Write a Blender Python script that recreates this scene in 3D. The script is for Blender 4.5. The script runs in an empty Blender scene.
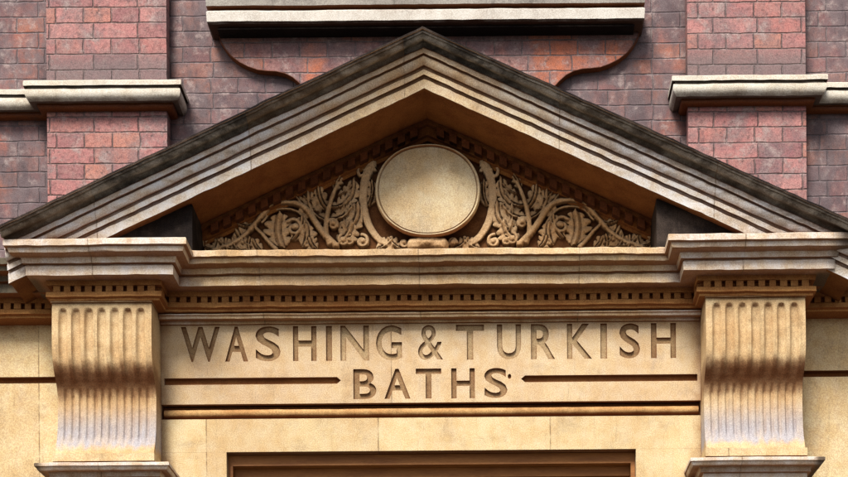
import bpy, bmesh, math, random
import numpy as np
from mathutils import Vector, noise as mnoise

random.seed(7)
R = math.radians
scene = bpy.context.scene
col = scene.collection

# ------------------------------------------------------------------ survey of the photograph
# Camera: a shift lens standing in the street, 7.2 m from the wall, level, slightly rolled.
D, XC, ZC, ROLL = 7.2, 0.30, 1.55, R(0.47)
PXM = 200.0                                   # photograph pixels per metre on the plane y = 0
cr, sr = math.cos(ROLL), math.sin(ROLL)
_ox, _oz = (0.0 - XC) * PXM, (4.8 - ZC) * PXM       # world (0,0,4.8) is seen at (428.5, 238.5)
_a0, _b0 = _ox * cr - _oz * sr, _ox * sr + _oz * cr
UP, VP = 428.5 - _a0, 238.5 + _b0             # principal point in pixels


def P(u, v, y):
    """measured photo pixel at depth y (m behind the frieze plane) -> x, z in metres"""
    a, b = u - UP, VP - v
    s = (D + y) / D / PXM
    return XC + (a * cr + b * sr) * s, ZC + (-a * sr + b * cr) * s


def Z(v, y, u=428.5):
    return P(u, v, y)[1]


YP = .12                                # brick pilaster plane

# ------------------------------------------------------------------ node helpers
class NT:
    def __init__(self, mat):
        self.nt = mat.node_tree
        self.nt.nodes.clear()

    def n(self, typ, **kw):
        nd = self.nt.nodes.new(typ)
        for k, v in kw.items():
            setattr(nd, k, v)
        return nd

    def put(self, sock, val):
        if hasattr(val, 'is_output') or isinstance(val, bpy.types.NodeSocket):
            self.nt.links.new(val, sock)
        elif val is not None:
            if isinstance(val, (tuple, list)) and len(val) == 3 and sock.type == 'RGBA':
                val = (*val, 1)
            sock.default_value = val

    def math(self, op, a, b=None, c=None, clamp=False):
        nd = self.n('ShaderNodeMath', operation=op, use_clamp=clamp)
        self.put(nd.inputs[0], a)
        if b is not None: self.put(nd.inputs[1], b)
        if c is not None: self.put(nd.inputs[2], c)
        return nd.outputs[0]

    def mix(self, fac, a, b, blend='MIX'):
        nd = self.n('ShaderNodeMix', data_type='RGBA', blend_type=blend)
        self.put(nd.inputs[0], fac)
        self.put(nd.inputs[6], a)
        self.put(nd.inputs[7], b)
        return nd.outputs[2]

    def noise(self, vec, scale, detail=4, rough=.6, dist=0):
        nd = self.n('ShaderNodeTexNoise')
        self.put(nd.inputs['Vector'], vec)
        nd.inputs['Scale'].default_value = scale
        nd.inputs['Detail'].default_value = detail
        nd.inputs['Roughness'].default_value = rough
        nd.inputs['Distortion'].default_value = dist
        return nd.outputs[0]

    def rng(self, v, a, b, c=0, d=1, smooth=True):
        nd = self.n('ShaderNodeMapRange', interpolation_type='SMOOTHSTEP' if smooth else 'LINEAR')
        for i, x in enumerate((v, a, b, c, d)):
            self.put(nd.inputs[i], x)
        return nd.outputs[0]

    def scalev(self, vec, s):
        nd = self.n('ShaderNodeVectorMath', operation='MULTIPLY')
        self.put(nd.inputs[0], vec)
        nd.inputs[1].default_value = s
        return nd.outputs[0]

    def finish(self, color, rough=.85, height=None, bump=.3, dist=.01, spec=.25):
        b = self.n('ShaderNodeBsdfPrincipled')
        self.put(b.inputs['Base Color'], color)
        self.put(b.inputs['Roughness'], rough)
        b.inputs['Specular IOR Level'].default_value = spec
        if height is not None:
            bm_ = self.n('ShaderNodeBump')
            bm_.inputs['Strength'].default_value = bump
            bm_.inputs['Distance'].default_value = dist
            self.put(bm_.inputs['Height'], height)
            self.put(b.inputs['Normal'], bm_.outputs[0])
        o = self.n('ShaderNodeOutputMaterial')
        self.nt.links.new(b.outputs[0], o.inputs[0])


def newmat(name):
    m = bpy.data.materials.new(name)
    m.use_nodes = True
    return m, NT(m)


CREAM, TAN, BROWN = (.71, .565, .305), (.60, .415, .195), (.165, .052, .016)


def stone(name, light=CREAM, mid=TAN, shade_tint=BROWN, shade_amt=.9, soot=.2, soot_col=(.045, .036, .032),
          white=0.0, white_col=(.58, .54, .47), grad=None, streak=(9, 9, 1.6), ao_dist=.10, ends=0.0, speck=.42,
          wash=0.0, under=.85, urange=(.30, .85), washz=None, joints=None, right=0.0, spec=.2, bend_shade=None):
    m, t = newmat(name)
    g = t.n('ShaderNodeNewGeometry')
    pos = g.outputs['Position']
    n1 = t.noise(pos, 2.6, 4, .55)
    n2 = t.noise(pos, 14, 6, .65)
    n3 = t.noise(pos, 230, 1, .8)
    n4 = t.noise(t.scalev(pos, streak), 2.2, 5, .65)
    sep = t.n('ShaderNodeSeparateXYZ')
    t.put(sep.inputs[0], pos)
    ax = t.math('ABSOLUTE', sep.outputs[0])
    tone = t.math('ADD', t.math('MULTIPLY', n1, .55), t.math('MULTIPLY', n2, .45))
    c = t.mix(t.rng(tone, .38, .62), light, mid)
    # uneven patina: darker blotches and faint run-off streaks
    n5 = t.noise(pos, 6.5, 6, .72, .3)
    c = t.mix(t.rng(n5, .50, .68, 0, .5), c, tuple(x * .56 for x in mid))
    n6 = t.noise(t.scalev(pos, (26, 26, 2.2)), 1.6, 5, .7)
    c = t.mix(t.rng(n6, .55, .72, 0, .38), c, tuple(x * .45 for x in mid))
    # whitish weathering
    if white > 0:
        w = t.rng(t.math('ADD', t.math('MULTIPLY', n2, .6), t.math('MULTIPLY', n4, .4)), .34, .62, white, white * .35)
        if grad:
            w = t.math('MULTIPLY', w, t.rng(ax, grad[0], grad[1], .25, 1.0))
        c = t.mix(w, c, white_col)
    if wash > 0:     # pale grey-blue lime wash left by run-off
        wf_ = t.rng(n4, .36, .62, wash * .7, wash)
        if washz:
            zz = t.math('ADD', sep.outputs[2], t.math('MULTIPLY', t.math('SUBTRACT', n4, .5), .10))
            wf_ = t.math('MULTIPLY', wf_, t.rng(zz, washz[0], washz[1], 1, 0))
            wf_ = t.math('MULTIPLY', wf_, t.rng(zz, washz[0] - .10, washz[0] - .05, 0, 1))
        c = t.mix(wf_, c, (.37, .36, .40))
    # shade of the recesses painted into the colour by occlusion
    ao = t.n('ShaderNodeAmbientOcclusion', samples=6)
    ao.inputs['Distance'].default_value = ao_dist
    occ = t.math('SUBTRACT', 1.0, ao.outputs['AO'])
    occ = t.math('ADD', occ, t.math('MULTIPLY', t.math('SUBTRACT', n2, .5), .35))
    c = t.mix(t.rng(occ, .22, .72, 0, shade_amt), c, shade_tint)
    # downward faces painted darker to stand in for their shade
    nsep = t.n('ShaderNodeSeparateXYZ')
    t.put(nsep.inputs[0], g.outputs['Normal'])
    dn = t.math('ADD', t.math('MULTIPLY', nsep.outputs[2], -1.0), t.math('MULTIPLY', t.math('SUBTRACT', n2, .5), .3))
    c = t.mix(t.rng(dn, urange[0], urange[1], 0, under), c, shade_tint)
    if bend_shade:      # brown band painted as shade in the bend of the bracket
        zs2 = t.math('ABSOLUTE', t.math('SUBTRACT', t.math('ADD', sep.outputs[2], t.math('MULTIPLY', t.math('SUBTRACT', n4, .5), .16)), bend_shade[0]))
        c = t.mix(t.rng(zs2, bend_shade[1] * .35, bend_shade[1], bend_shade[2], 0), c, shade_tint)
    # soot
    s = t.math('ADD', t.math('MULTIPLY', n4, .6), t.math('MULTIPLY', n1, .4))
    lo = .68 - .42 * soot
    sf = t.rng(s, lo, lo + .16, 0, min(1, .35 + soot * .7))
    if grad:
        sf = t.math('MULTIPLY', sf, t.rng(ax, grad[0], grad[1], .35, 1.0))
    if right:
        sf = t.math('MAXIMUM', sf, t.math('MULTIPLY', t.rng(sep.outputs[0], .35, 1.7, 0, right), t.rng(n4, .40, .60)))
    if ends:
        sf = t.math('MAXIMUM', sf, t.math('MULTIPLY', t.rng(sep.outputs[0], 1.90, 2.0), ends))
        back = t.math('MULTIPLY', t.rng(sep.outputs[1], -.30, -.22), t.rng(ax, 1.86, 1.90))
        sf = t.math('MAXIMUM', sf, t.math('MULTIPLY', back, ends))
    c = t.mix(sf, c, soot_col)
    jh = None
    if joints:       # masonry joints: spacing, offset
        jx = t.math('ADD', t.math('DIVIDE', t.math('ADD', sep.outputs[0], t.math('MULTIPLY', t.math('SUBTRACT', n2, .5), .006)), joints[0]), 20 + joints[1])
        jf = t.math('FRACT', jx)
        jd = t.math('MULTIPLY', t.math('MINIMUM', jf, t.math('SUBTRACT', 1.0, jf)), joints[0])
        jh = t.rng(jd, .0012, .0042)
        wj = t.n('ShaderNodeTexWhiteNoise', noise_dimensions='1D')
        t.put(wj.inputs['W'], t.math('FLOOR', jx))
        c = t.mix(t.math('MULTIPLY', wj.outputs['Value'], .22), c, (.36, .22, .115), 'MIX')
        c = t.mix(t.math('MULTIPLY', t.math('SUBTRACT', 1.0, jh), t.rng(n2, .35, .6, .10, .7)), c, (.15, .095, .055))
    # grain
    c = t.mix(speck, c, t.mix(t.rng(n3, .36, .64), (.28, .26, .26), (.78, .78, .76)), 'OVERLAY')
    # fine pits
    h = t.math('ADD', t.math('MULTIPLY', n2, .7), t.math('MULTIPLY', n3, .35))
    if jh is not None: h = t.math('ADD', h, t.math('MULTIPLY', jh, .5))
    t.finish(c, .9, h, .38, .012, spec)
    return m


def brick(name, palette, soot=.3, mortar=(.10, .075, .075), red=0.0, bump=.6, splash=None):
    m, t = newmat(name)
    g = t.n('ShaderNodeNewGeometry')
    pos = g.outputs['Position']
    sep = t.n('ShaderNodeSeparateXYZ')
    t.put(sep.inputs[0], pos)
    wob = t.noise(pos, 16, 3, .6)
    wob2 = t.noise(t.scalev(pos, (1, 1, 3)), 11, 3, .6)
    u = t.math('ADD', t.math('ADD', sep.outputs[0], sep.outputs[1]), t.math('MULTIPLY', t.math('SUBTRACT', wob, .5), .016))
    z = t.math('ADD', sep.outputs[2], t.math('MULTIPLY', t.math('SUBTRACT', wob2, .5), .012))
    H = .0795
    zr = t.math('DIVIDE', z, H)
    row = t.math('FLOOR', zr)
    fz = t.math('FRACT', zr)
    par = t.math('MODULO', row, 2.0)
    w = t.math('ADD', .225, t.math('MULTIPLY', par, -.083))
    uu = t.math('DIVIDE', t.math('ADD', u, t.math('ADD', 20.03, t.math('MULTIPLY', par, .06))), w)
    cl = t.math('FLOOR', uu)
    fu = t.math('FRACT', uu)
    eu = t.math('MULTIPLY', t.math('MINIMUM', fu, t.math('SUBTRACT', 1.0, fu)), w)
    ez = t.math('MULTIPLY', t.math('MINIMUM', fz, t.math('SUBTRACT', 1.0, fz)), H)
    e = t.math('MINIMUM', eu, ez)
    inside = t.rng(e, .001, .0055)
    cmb = t.n('ShaderNodeCombineXYZ')
    t.put(cmb.inputs[0], cl); t.put(cmb.inputs[1], row)
    wn = t.n('ShaderNodeTexWhiteNoise', noise_dimensions='2D')
    t.put(wn.inputs['Vector'], cmb.outputs[0])
    ramp = t.n('ShaderNodeValToRGB')
    els = ramp.color_ramp.elements
    while len(els) < len(palette): els.new(.5)
    for i, p in enumerate(palette):
        els[i].position = i / (len(palette) - 1)
        els[i].color = (*p, 1)
    t.put(ramp.inputs[0], wn.outputs['Value'])
    n1 = t.noise(pos, 2.2, 4, .6)
    n2 = t.noise(pos, 22, 5, .7)
    n3 = t.noise(pos, 220, 1, .8)
    c = t.mix(t.rng(n2, .35, .7, 0, .6), ramp.outputs[0], (.36, .22, .20))
    nb2 = t.noise(pos, 48, 3, .7)
    c = t.mix(t.rng(nb2, .50, .68, 0, .6), c, (.16, .075, .075))
    if red:
        c = t.mix(t.rng(n1, .52, .64, 0, red), c, (.52, .16, .075))
    mcol = t.mix(t.rng(n2, .4, .65), mortar, tuple(x * 1.8 for x in mortar))
    c = t.mix(inside, mcol, c)
    n4 = t.noise(t.scalev(pos, (3, 3, 1.4)), 1.7, 6, .7)
    lo = .72 - .45 * soot
    c = t.mix(t.rng(n4, lo, lo + .22, 0, min(.85, .25 + soot)), c, (.095, .078, .088))
    n6 = t.noise(pos, 5.5, 6, .75, .4)
    c = t.mix(t.rng(n6, .42, .62, 0, .35 + soot * .55), c, (.17, .135, .145))
    # lime bloom
    n5 = t.noise(pos, 11, 5, .75)
    c = t.mix(t.rng(n5, .53, .68, 0, .6), c, (.38, .31, .30))
    n7 = t.noise(pos, 30, 4, .75)
    c = t.mix(t.rng(n7, .58, .70, 0, .65), c, (.055, .042, .046))
    if splash:
        zz = t.math('ADD', sep.outputs[2], t.math('MULTIPLY', t.math('SUBTRACT', n6, .5), .12))
        c = t.mix(t.math('MULTIPLY', t.rng(zz, splash[0], splash[1], .8, 0), t.rng(sep.outputs[2], splash[2] - .01, splash[2] + .01)), c, (.16, .13, .135))
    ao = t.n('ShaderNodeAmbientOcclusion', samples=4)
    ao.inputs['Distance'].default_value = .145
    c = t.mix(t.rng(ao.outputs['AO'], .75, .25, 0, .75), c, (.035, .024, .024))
    c = t.mix(.38, c, t.mix(t.rng(n3, .36, .64), (.28, .26, .27), (.78, .78, .78)), 'OVERLAY')
    h = t.math('ADD', inside, t.math('ADD', t.math('MULTIPLY', n2, .45), t.math('MULTIPLY', n3, .2)))
    t.finish(c, .9, h, bump, .008)
    return m


def plain(name, a, b, scale=8, rough=.7, bump=.2, stretch=(1, 1, 1), spec=.3):
    m, t = newmat(name)
    tc = t.n('ShaderNodeTexCoord')
    v = t.scalev(tc.outputs['Object'], stretch)
    n1 = t.noise(v, scale, 5, .6)
    n2 = t.noise(v, scale * 9, 3, .6)
    c = t.mix(t.rng(t.math('ADD', t.math('MULTIPLY', n1, .7), t.math('MULTIPLY', n2, .3)), .35, .65), a, b)
    t.finish(c, rough, n2, bump, .006, spec)
    return m


M = {}
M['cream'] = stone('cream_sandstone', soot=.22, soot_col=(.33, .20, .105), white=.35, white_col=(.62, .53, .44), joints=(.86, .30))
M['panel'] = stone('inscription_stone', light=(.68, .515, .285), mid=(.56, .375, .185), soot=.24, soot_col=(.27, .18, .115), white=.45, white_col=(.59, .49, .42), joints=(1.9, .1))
M['letter'] = stone('dirty_letter_stone', light=(.34, .23, .12), mid=(.25, .15, .075), soot=.2, shade_amt=1.0, ao_dist=.05)
M['faded'] = stone('faded_letter_stone', light=(.52, .39, .23), mid=(.40, .28, .15), soot=.1, shade_amt=.9, ao_dist=.04)
M['groove'] = stone('brown_recess_stone', light=(.30, .14, .045), mid=(.22, .09, .03), soot=.1)  # brown of the shaded groove backs put into the base colour
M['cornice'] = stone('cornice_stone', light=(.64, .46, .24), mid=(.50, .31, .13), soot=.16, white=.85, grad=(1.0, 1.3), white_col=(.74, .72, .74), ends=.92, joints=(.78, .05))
M['bed'] = stone('bed_mould_stone', light=(.42, .215, .075), mid=(.32, .135, .042), soot=.08, shade_amt=.95)
M['rake_black'] = stone('sooty_rake_stone', under=.35, shade_tint=(.030, .025, .021), light=(.16, .14, .115), mid=(.10, .075, .06), soot=.58, soot_col=(.022, .020, .019), white=.95, white_col=(.42, .39, .35), joints=(.74, .13), streak=(4, 4, 9))
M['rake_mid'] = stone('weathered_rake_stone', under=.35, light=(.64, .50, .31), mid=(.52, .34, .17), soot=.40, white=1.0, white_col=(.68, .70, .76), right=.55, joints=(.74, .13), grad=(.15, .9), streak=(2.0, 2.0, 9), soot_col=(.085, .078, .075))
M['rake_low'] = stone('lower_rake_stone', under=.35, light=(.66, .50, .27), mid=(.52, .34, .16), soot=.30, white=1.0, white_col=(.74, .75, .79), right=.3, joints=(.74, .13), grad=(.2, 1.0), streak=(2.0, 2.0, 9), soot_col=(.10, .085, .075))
M['soffit'] = stone('brown_soffit_stone', light=(.29, .125, .034), mid=(.19, .07, .019), shade_tint=(.075, .022, .008), soot=.05, shade_amt=.9, under=.55)  # base colour carries the brown of the soffit's shade
M['rakedent'] = stone('dark_dentil_stone', light=(.15, .05, .018), mid=(.09, .03, .011), shade_tint=(.035, .010, .005), soot=.2)  # teeth coloured dark to stand in for deep shade below the rake
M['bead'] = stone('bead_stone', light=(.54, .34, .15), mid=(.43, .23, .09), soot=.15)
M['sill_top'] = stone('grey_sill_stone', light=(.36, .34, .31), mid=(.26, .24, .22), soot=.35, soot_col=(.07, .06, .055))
M['black'] = stone('soot_shade_black_stone', light=(.055, .042, .036), mid=(.018, .014, .013), shade_tint=(.012, .01, .01), soot=.5, soot_col=(.012, .010, .011), spec=.05, speck=.6)
M['tymp'] = stone('tympanum_stone', light=(.16, .07, .025), mid=(.10, .04, .013), shade_tint=(.035, .011, .005), soot=.2)  # ground coloured darker as painted shade behind the carving
M['carve'] = stone('carved_stone', light=(.60, .43, .26), mid=(.44, .285, .15), shade_tint=(.045, .02, .010), shade_amt=1.0, ao_dist=.06, soot=.12)
M['disc'] = stone('roundel_stone', light=(.62, .50, .30), mid=(.52, .37, .19), soot=.04, white=.35, shade_amt=.7)
M['console'] = stone('console_stone', light=(.63, .475, .28), mid=(.51, .335, .17), shade_tint=(.12, .036, .011), shade_amt=1.0, ao_dist=.07, soot=.14, wash=.95, washz=(Z(434, -.12, 105), Z(398, -.12, 105)), urange=(.10, .70), under=.85, bend_shade=(Z(383, -.14, 105), .10, .62))
M['band'] = stone('pale_band_stone', light=(.62, .58, .50), mid=(.52, .44, .34), shade_tint=(.05, .024, .015), soot=.16, white=.6, white_col=(.70, .68, .63), ao_dist=.07)
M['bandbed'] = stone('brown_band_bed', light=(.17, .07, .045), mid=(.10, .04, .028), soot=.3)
M['sill'] = stone('sill_stone', light=(.62, .58, .53), mid=(.50, .45, .40), shade_tint=(.050, .025, .017), soot=.2, white=.6, white_col=(.70, .68, .65), ao_dist=.07, under=1.0)
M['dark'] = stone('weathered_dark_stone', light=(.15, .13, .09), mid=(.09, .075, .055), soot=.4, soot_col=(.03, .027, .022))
PINK = [(.26, .12, .13), (.45, .20, .19), (.48, .23, .22), (.40, .16, .16), (.47, .21, .16), (.33, .15, .16)]
DULL = [(.12, .075, .085), (.20, .10, .105), (.25, .12, .12), (.15, .09, .10), (.29, .14, .11), (.18, .105, .115)]
M['brick'] = brick('sooty_brick', DULL, soot=.74, red=.3, mortar=(.13, .105, .11), bump=.7)
M['brick_pil'] = brick('pink_brick', PINK, soot=.42, mortar=(.16, .105, .10), bump=.9, splash=(Z(70, YP, 105), Z(44, YP, 105), Z(95, YP, 105)))
M['brick_apron'] = brick('apron_brick', DULL, soot=.46, red=.75, mortar=(.13, .10, .10), bump=.6)
M['wood'] = plain('brown_timber', (.34, .14, .036), (.23, .085, .022), 5, .55, .25, (1, 6, 6))
M['wooddark'] = plain('dark_timber', (.035, .014, .008), (.022, .010, .006), 5, .5, .25, (6, 6, 1))
M['paint'] = plain('white_sash_paint', (.72, .70, .65), (.60, .57, .52), 6, .5, .1)
M['pave'] = plain('stone_paving', (.17, .145, .115), (.12, .105, .085), 3, .9, .3)
M['asphalt'] = plain('asphalt', (.055, .053, .050), (.042, .041, .040), 6, .92, .4)
mg, tg = newmat('dark_window_glass')
tcg = tg.n('ShaderNodeTexCoord')
tg.finish(tg.mix(tg.rng(tg.noise(tcg.outputs['Object'], 3), .3, .7), (.02, .025, .03), (.035, .04, .045)), .06, None, spec=.5)
M['glass'] = mg

# ------------------------------------------------------------------ mesh helpers


def wear(x, y, z, a):
    q = Vector((x, y, z))
    n = mnoise.noise(q * 4.0) * .5 + mnoise.noise(q * 17.0) * .35 + mnoise.noise(q * 45.0) * .3
    k = mnoise.noise(q * 4.0 + Vector((31, 7, 3))) * .5 + mnoise.noise(q * 21.0 + Vector((3, 17, 5))) * .5
    return x, y + k * a, z + n * a


def link(name, verts, faces, mats, parent=None, loc=(0, 0, 0), smooth=35, matidx=None, jitter=0.0):
    me = bpy.data.meshes.new(name)
    if jitter:
        verts = [wear(*v, jitter) for v in verts]
    me.from_pydata([(v[0] - loc[0], v[1] - loc[1], v[2] - loc[2]) for v in verts], [], faces)
    if not isinstance(mats, (list, tuple)): mats = [mats]
    for m_ in mats: me.materials.append(m_)
    if matidx is not None:
        me.polygons.foreach_set('material_index', matidx)
    bm_ = bmesh.new(); bm_.from_mesh(me)
    bmesh.ops.recalc_face_normals(bm_, faces=bm_.faces)
    bm_.to_mesh(me); bm_.free()
    if smooth:
        me.shade_smooth()
        me.set_sharp_from_angle(angle=R(smooth))
    o = bpy.data.objects.new(name, me)
    col.objects.link(o)
    o.location = loc
    if parent is not None:
        o.parent = parent
        w = Vector((0, 0, 0)); q = parent
        while q is not None:
            w += q.location; q = q.parent
        o.location = Vector(loc) - w
    return o


class MB:
    """collects shapes for ONE mesh"""
    def __init__(self):
        self.v, self.f, self.mi = [], [], []

    def add(self, verts, faces, mi=0):
        o = len(self.v)
        self.v += list(verts)
        for f in faces:
            self.f.append([i + o for i in f])
            self.mi.append(mi)

    def box(self, x0, x1, y0, y1, z0, z1, mi=0, bev=0.0):
        v = [(x0, y0, z0), (x1, y0, z0), (x1, y1, z0), (x0, y1, z0), (x0, y0, z1), (x1, y0, z1), (x1, y1, z1), (x0, y1, z1)]
        self.add(v, [(0, 1, 2, 3), (4, 5, 6, 7), (0, 1, 5, 4), (1, 2, 6, 5), (2, 3, 7, 6), (3, 0, 4, 7)], mi)

    def prism(self, pts, y0, y1, mi=0):
        n = len(pts)
        v = [(x, y0, z) for x, z in pts] + [(x, y1, z) for x, z in pts]
        f = [list(range(n)), list(range(n, 2 * n))] + [(i, (i + 1) % n, n + (i + 1) % n, n + i) for i in range(n)]
        self.add(v, f, mi)

    def build(self, name, mats, parent=None, loc=(0, 0, 0), smooth=35, jitter=0.0):
        return link(name, self.v, self.f, mats, parent, loc, smooth, self.mi, jitter)


def subdiv(path, step):
    out = [path[0]]
    for a, b in zip(path, path[1:]):
        L = math.dist(a, b)
        n = max(1, int(L / step))
        for k in range(1, n + 1):
            out.append(tuple(a[i] + (b[i] - a[i]) * k / n for i in range(len(a))))
    return out


def sweep_plan(mb, prof, path, mi=None, step=.03, caps=True):
    """prof: [(out, z)], path: plan polyline left to right; outwards is towards the street"""
    keys = path
    pts, offs = [], []
    nrm = []
    for a, b in zip(keys, keys[1:]):
        d = (b[0] - a[0], b[1] - a[1]); L = math.hypot(*d)
        nrm.append((d[1] / L, -d[0] / L))
    mit = []
    for i in range(len(keys)):
        if i == 0: mit.append(nrm[0])
        elif i == len(keys) - 1: mit.append(nrm[-1])
        else:
            n1, n2 = nrm[i - 1], nrm[i]
            k = 1 + n1[0] * n2[0] + n1[1] * n2[1]
            mit.append(((n1[0] + n2[0]) / k, (n1[1] + n2[1]) / k))
    for i in range(len(keys) - 1):
        a, b = keys[i], keys[i + 1]
        n = max(1, int(math.dist(a, b) / step))
        for k in range(n):
            t = k / n
            pts.append((a[0] + (b[0] - a[0]) * t, a[1] + (b[1] - a[1]) * t))
            offs.append((mit[i][0] + (mit[i + 1][0] - mit[i][0]) * t, mit[i][1] + (mit[i + 1][1] - mit[i][1]) * t))
    pts.append(keys[-1]); offs.append(mit[-1])
    m = len(prof)
    verts = []
    for (px, py), (ox, oy) in zip(pts, offs):
        for out, z in prof:
            verts.append((px + ox * out, py + oy * out, z))
    base = len(mb.v)
    mb.v += verts
    for i in range(len(pts) - 1):
        for j in range(m - 1):
            mb.f.append([base + i * m + j, base + (i + 1) * m + j, base + (i + 1) * m + j + 1, base + i * m + j + 1])
            mb.mi.append(mi[j] if mi else 0)
    if caps:
        for i in (0, len(pts) - 1):
            mb.f.append([base + i * m + j for j in range(m)]); mb.mi.append(0)


def arc(p0, p1, bulge, n=6):
    """curve between two profile points; bulge >0 or <0 bends it, S when tuple"""
    out = []
    for k in range(1, n):
        t = k / n
        x = p0[0] + (p1[0] - p0[0]) * t
        y = p0[1] + (p1[1] - p0[1]) * t
        dx, dy = p1[0] - p0[0], p1[1] - p0[1]
        if isinstance(bulge, tuple):
            b = bulge[0] * math.sin(2 * math.pi * t)
        else:
            b = bulge * math.sin(math.pi * t)
        out.append((x - dy * b, y + dx * b))
    return out


def tag(o, label=None, cat=None, group=None, kind=None):
    if label: o['label'] = label
    if cat: o['category'] = cat
    if group: o['group'] = group
    if kind: o['kind'] = kind
    return o


# ------------------------------------------------------------------ ground (setting)
g = MB(); g.add([(-400, -400, -.12), (400, -400, -.12), (400, 400, -.12), (-400, 400, -.12)], [(0, 1, 2, 3)])
tag(g.build('road', M['asphalt'], smooth=0), kind='structure')
g = MB(); g.box(-60, 60, -3.0, .0, -.3, 0.0)
tag(g.build('pavement', M['pave'], smooth=0), kind='structure')
g = MB(); g.box(-60, 60, -3.15, -3.004, -.3, .004)
tag(g.build('kerb', M['pave'], smooth=0), kind='structure')
g = MB(); g.box(-60, 60, -12, -6.2, -.3, 0.0)
tag(g.build('far_pavement', M['pave'], smooth=0), kind='structure')

# ------------------------------------------------------------------ the bath house
house = bpy.data.objects.new('bath_house', None)
col.objects.link(house)
tag(house, 'Victorian red brick bath house front with carved stone pediment, fluted brackets and incised lettering', 'building')

# key lines (metres)
CI, CO = 1.342, 1.826                    # inner and outer edges of the consoles
YB, YCN, YS = -.20, -.062, 0.0           # base planes of the cornice: end blocks, centre, sides
ZT = Z(238, YB - .18, 100)              # top of the horizontal cornice
YW = .20                                # upper brick wall plane
YP = .12                                # brick pilaster plane

# ---- upper brick wall with a window opening
wx0, wz0 = -1.02, Z(-14, .2)
wx1 = 1.06
ztop = 7.6
b = MB()
b.box(-5.0, wx0, YW, YW + .35, ZT - .3, ztop)
b.box(wx1, 5.0, YW, YW + .35, ZT - .3, ztop)
b.box(wx0, wx1, YW, YW + .35, ZT - .3, wz0)
b.box(wx0, wx1, YW, YW + .35, wz0 + 1.55, ztop)
wall = b.build('brick_wall', M['brick'], house, smooth=0)

# window: frame, panes, sill
wf = MB()
yf = YW + .16
wf.box(wx0, wx0 + .08, yf, yf + .09, wz0, wz0 + 1.55)
wf.box(wx1 - .08, wx1, yf, yf + .09, wz0, wz0 + 1.55)
wf.box(wx0 + .08, wx1 - .08, yf, yf + .09, wz0, wz0 + .10)
wf.box(wx0 + .08, wx1 - .08, yf, yf + .09, wz0 + 1.45, wz0 + 1.55)
wf.box(wx0 + .08, wx1 - .08, yf + .01, yf + .08, wz0 + .74, wz0 + .80)
for k in (1, 2):
    xx = wx0 + .08 + (wx1 - wx0 - .16) * k / 3
    wf.box(xx - .02, xx + .02, yf + .012, yf + .078, wz0 + .10, wz0 + .74)
    wf.box(xx - .02, xx + .02, yf + .012, yf + .078, wz0 + .80, wz0 + 1.45)
window = wf.build('window', M['paint'], house, smooth=0)
gl = MB(); gl.box(wx0 + .06, wx1 - .06, yf + .04, yf + .05, wz0 + .06, wz0 + 1.5)
gl.build('pane', M['glass'], window, smooth=0)

ys = .05                                # sill front
sx0, sx1 = P(206, 10, ys)[0], P(645, 10, ys)[0]
zs = [Z(21, ys), Z(8, ys), Z(4.5, ys), Z(-5, ys)]
prof = [(-.2, zs[0] - .004), (.115, zs[0]), (.125, zs[0] + .008), (.128, zs[1] - .01), (.118, zs[1]), (.098, zs[1] + .006),
        (.096, zs[2]), (.128, zs[2] + .002), (.13, zs[3] - .006), (.12, zs[3]), (-.2, zs[3] + .02)]
prof = [(o_, z_) for o_, z_ in prof]
s_ = MB()
sweep_plan(s_, prof, [(sx0 + .128, YW + .10), (sx0 + .128, ys + .128), (sx1 - .128, ys + .128), (sx1 - .128, YW + .10)])
s_.mi = [1 if all(abs(s_.v[i][2] - zs[3]) < .1 and s_.v[i][2] > zs[1] + .002 for i in f_) else 0 for f_ in s_.f]
s_.build('window_sill', [M['sill'], M['sill_top']], window, jitter=.004)
# bed mould under the sill, coloured black as the sill's shade
s_ = MB()
s_.box(sx0 + .05, sx1 - .05, .085, YW + .02, zs[0] - .013, zs[0] - .0055)
s_.build('sill_bed', M['black'], window, jitter=.003)

# ---- shaped brick apron below the window
YA = .162
edge = [(217, 20), (218, 32), (221, 41), (226, 49), (232, 56), (240, 62), (249, 66.5), (258, 69.5), (267, 70.5), (276, 71), (285, 73), (293, 77), (300, 83), (312, 96)]
xs_l = [P(u, v, YA) for u, v in edge]
mid_x = (P(217, 30, YA)[0] + P(641, 27, YA)[0]) / 2
dz = .012
pts = [(x, z) for x, z in xs_l] + [(2 * mid_x - x, z) for x, z in reversed(xs_l)]
pts = [(x, z) for x, z in pts]
a_ = MB(); a_.prism(pts, YA, YW + .05)
apron = a_.build('brick_apron', M['brick_apron'], house, smooth=0)
# dark strip standing in for the shadow under the apron's curved foot
def edge_strip(ptsl, name, y0, y1, th):
    q = MB(); n = len(ptsl)
    P2 = []
    for i, (x, z) in enumerate(ptsl):
        a = ptsl[max(i - 1, 0)]; c = ptsl[min(i + 1, n - 1)]
        d = (c[0] - a[0], c[1] - a[1]); L = math.hypot(*d) or 1
        P2.append((d[1] / L, -d[0] / L))
    v = []
    for (x, z), (nx, nz) in zip(ptsl, P2):
        v += [(x + nx * .001, y0, z + nz * .001), (x + nx * th, y0, z + nz * th), (x + nx * th, y1, z + nz * th), (x + nx * .001, y1, z + nz * .001)]
    f = []
    for i in range(n - 1):
        for k in range(4):
            f.append((i * 4 + k, i * 4 + (k + 1) % 4, i * 4 + 4 + (k + 1) % 4, i * 4 + 4 + k))
    q.add(v, f)
    return q.build(name, M['bandbed'], apron, smooth=50)
edge_strip(xs_l, 'apron_shadow_strip', YA - .004, YW, .004)
edge_strip([(2 * mid_x - x, z) for x, z in reversed(xs_l)], 'apron_shadow_strip', YA - .004, YW, .004)

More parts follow.
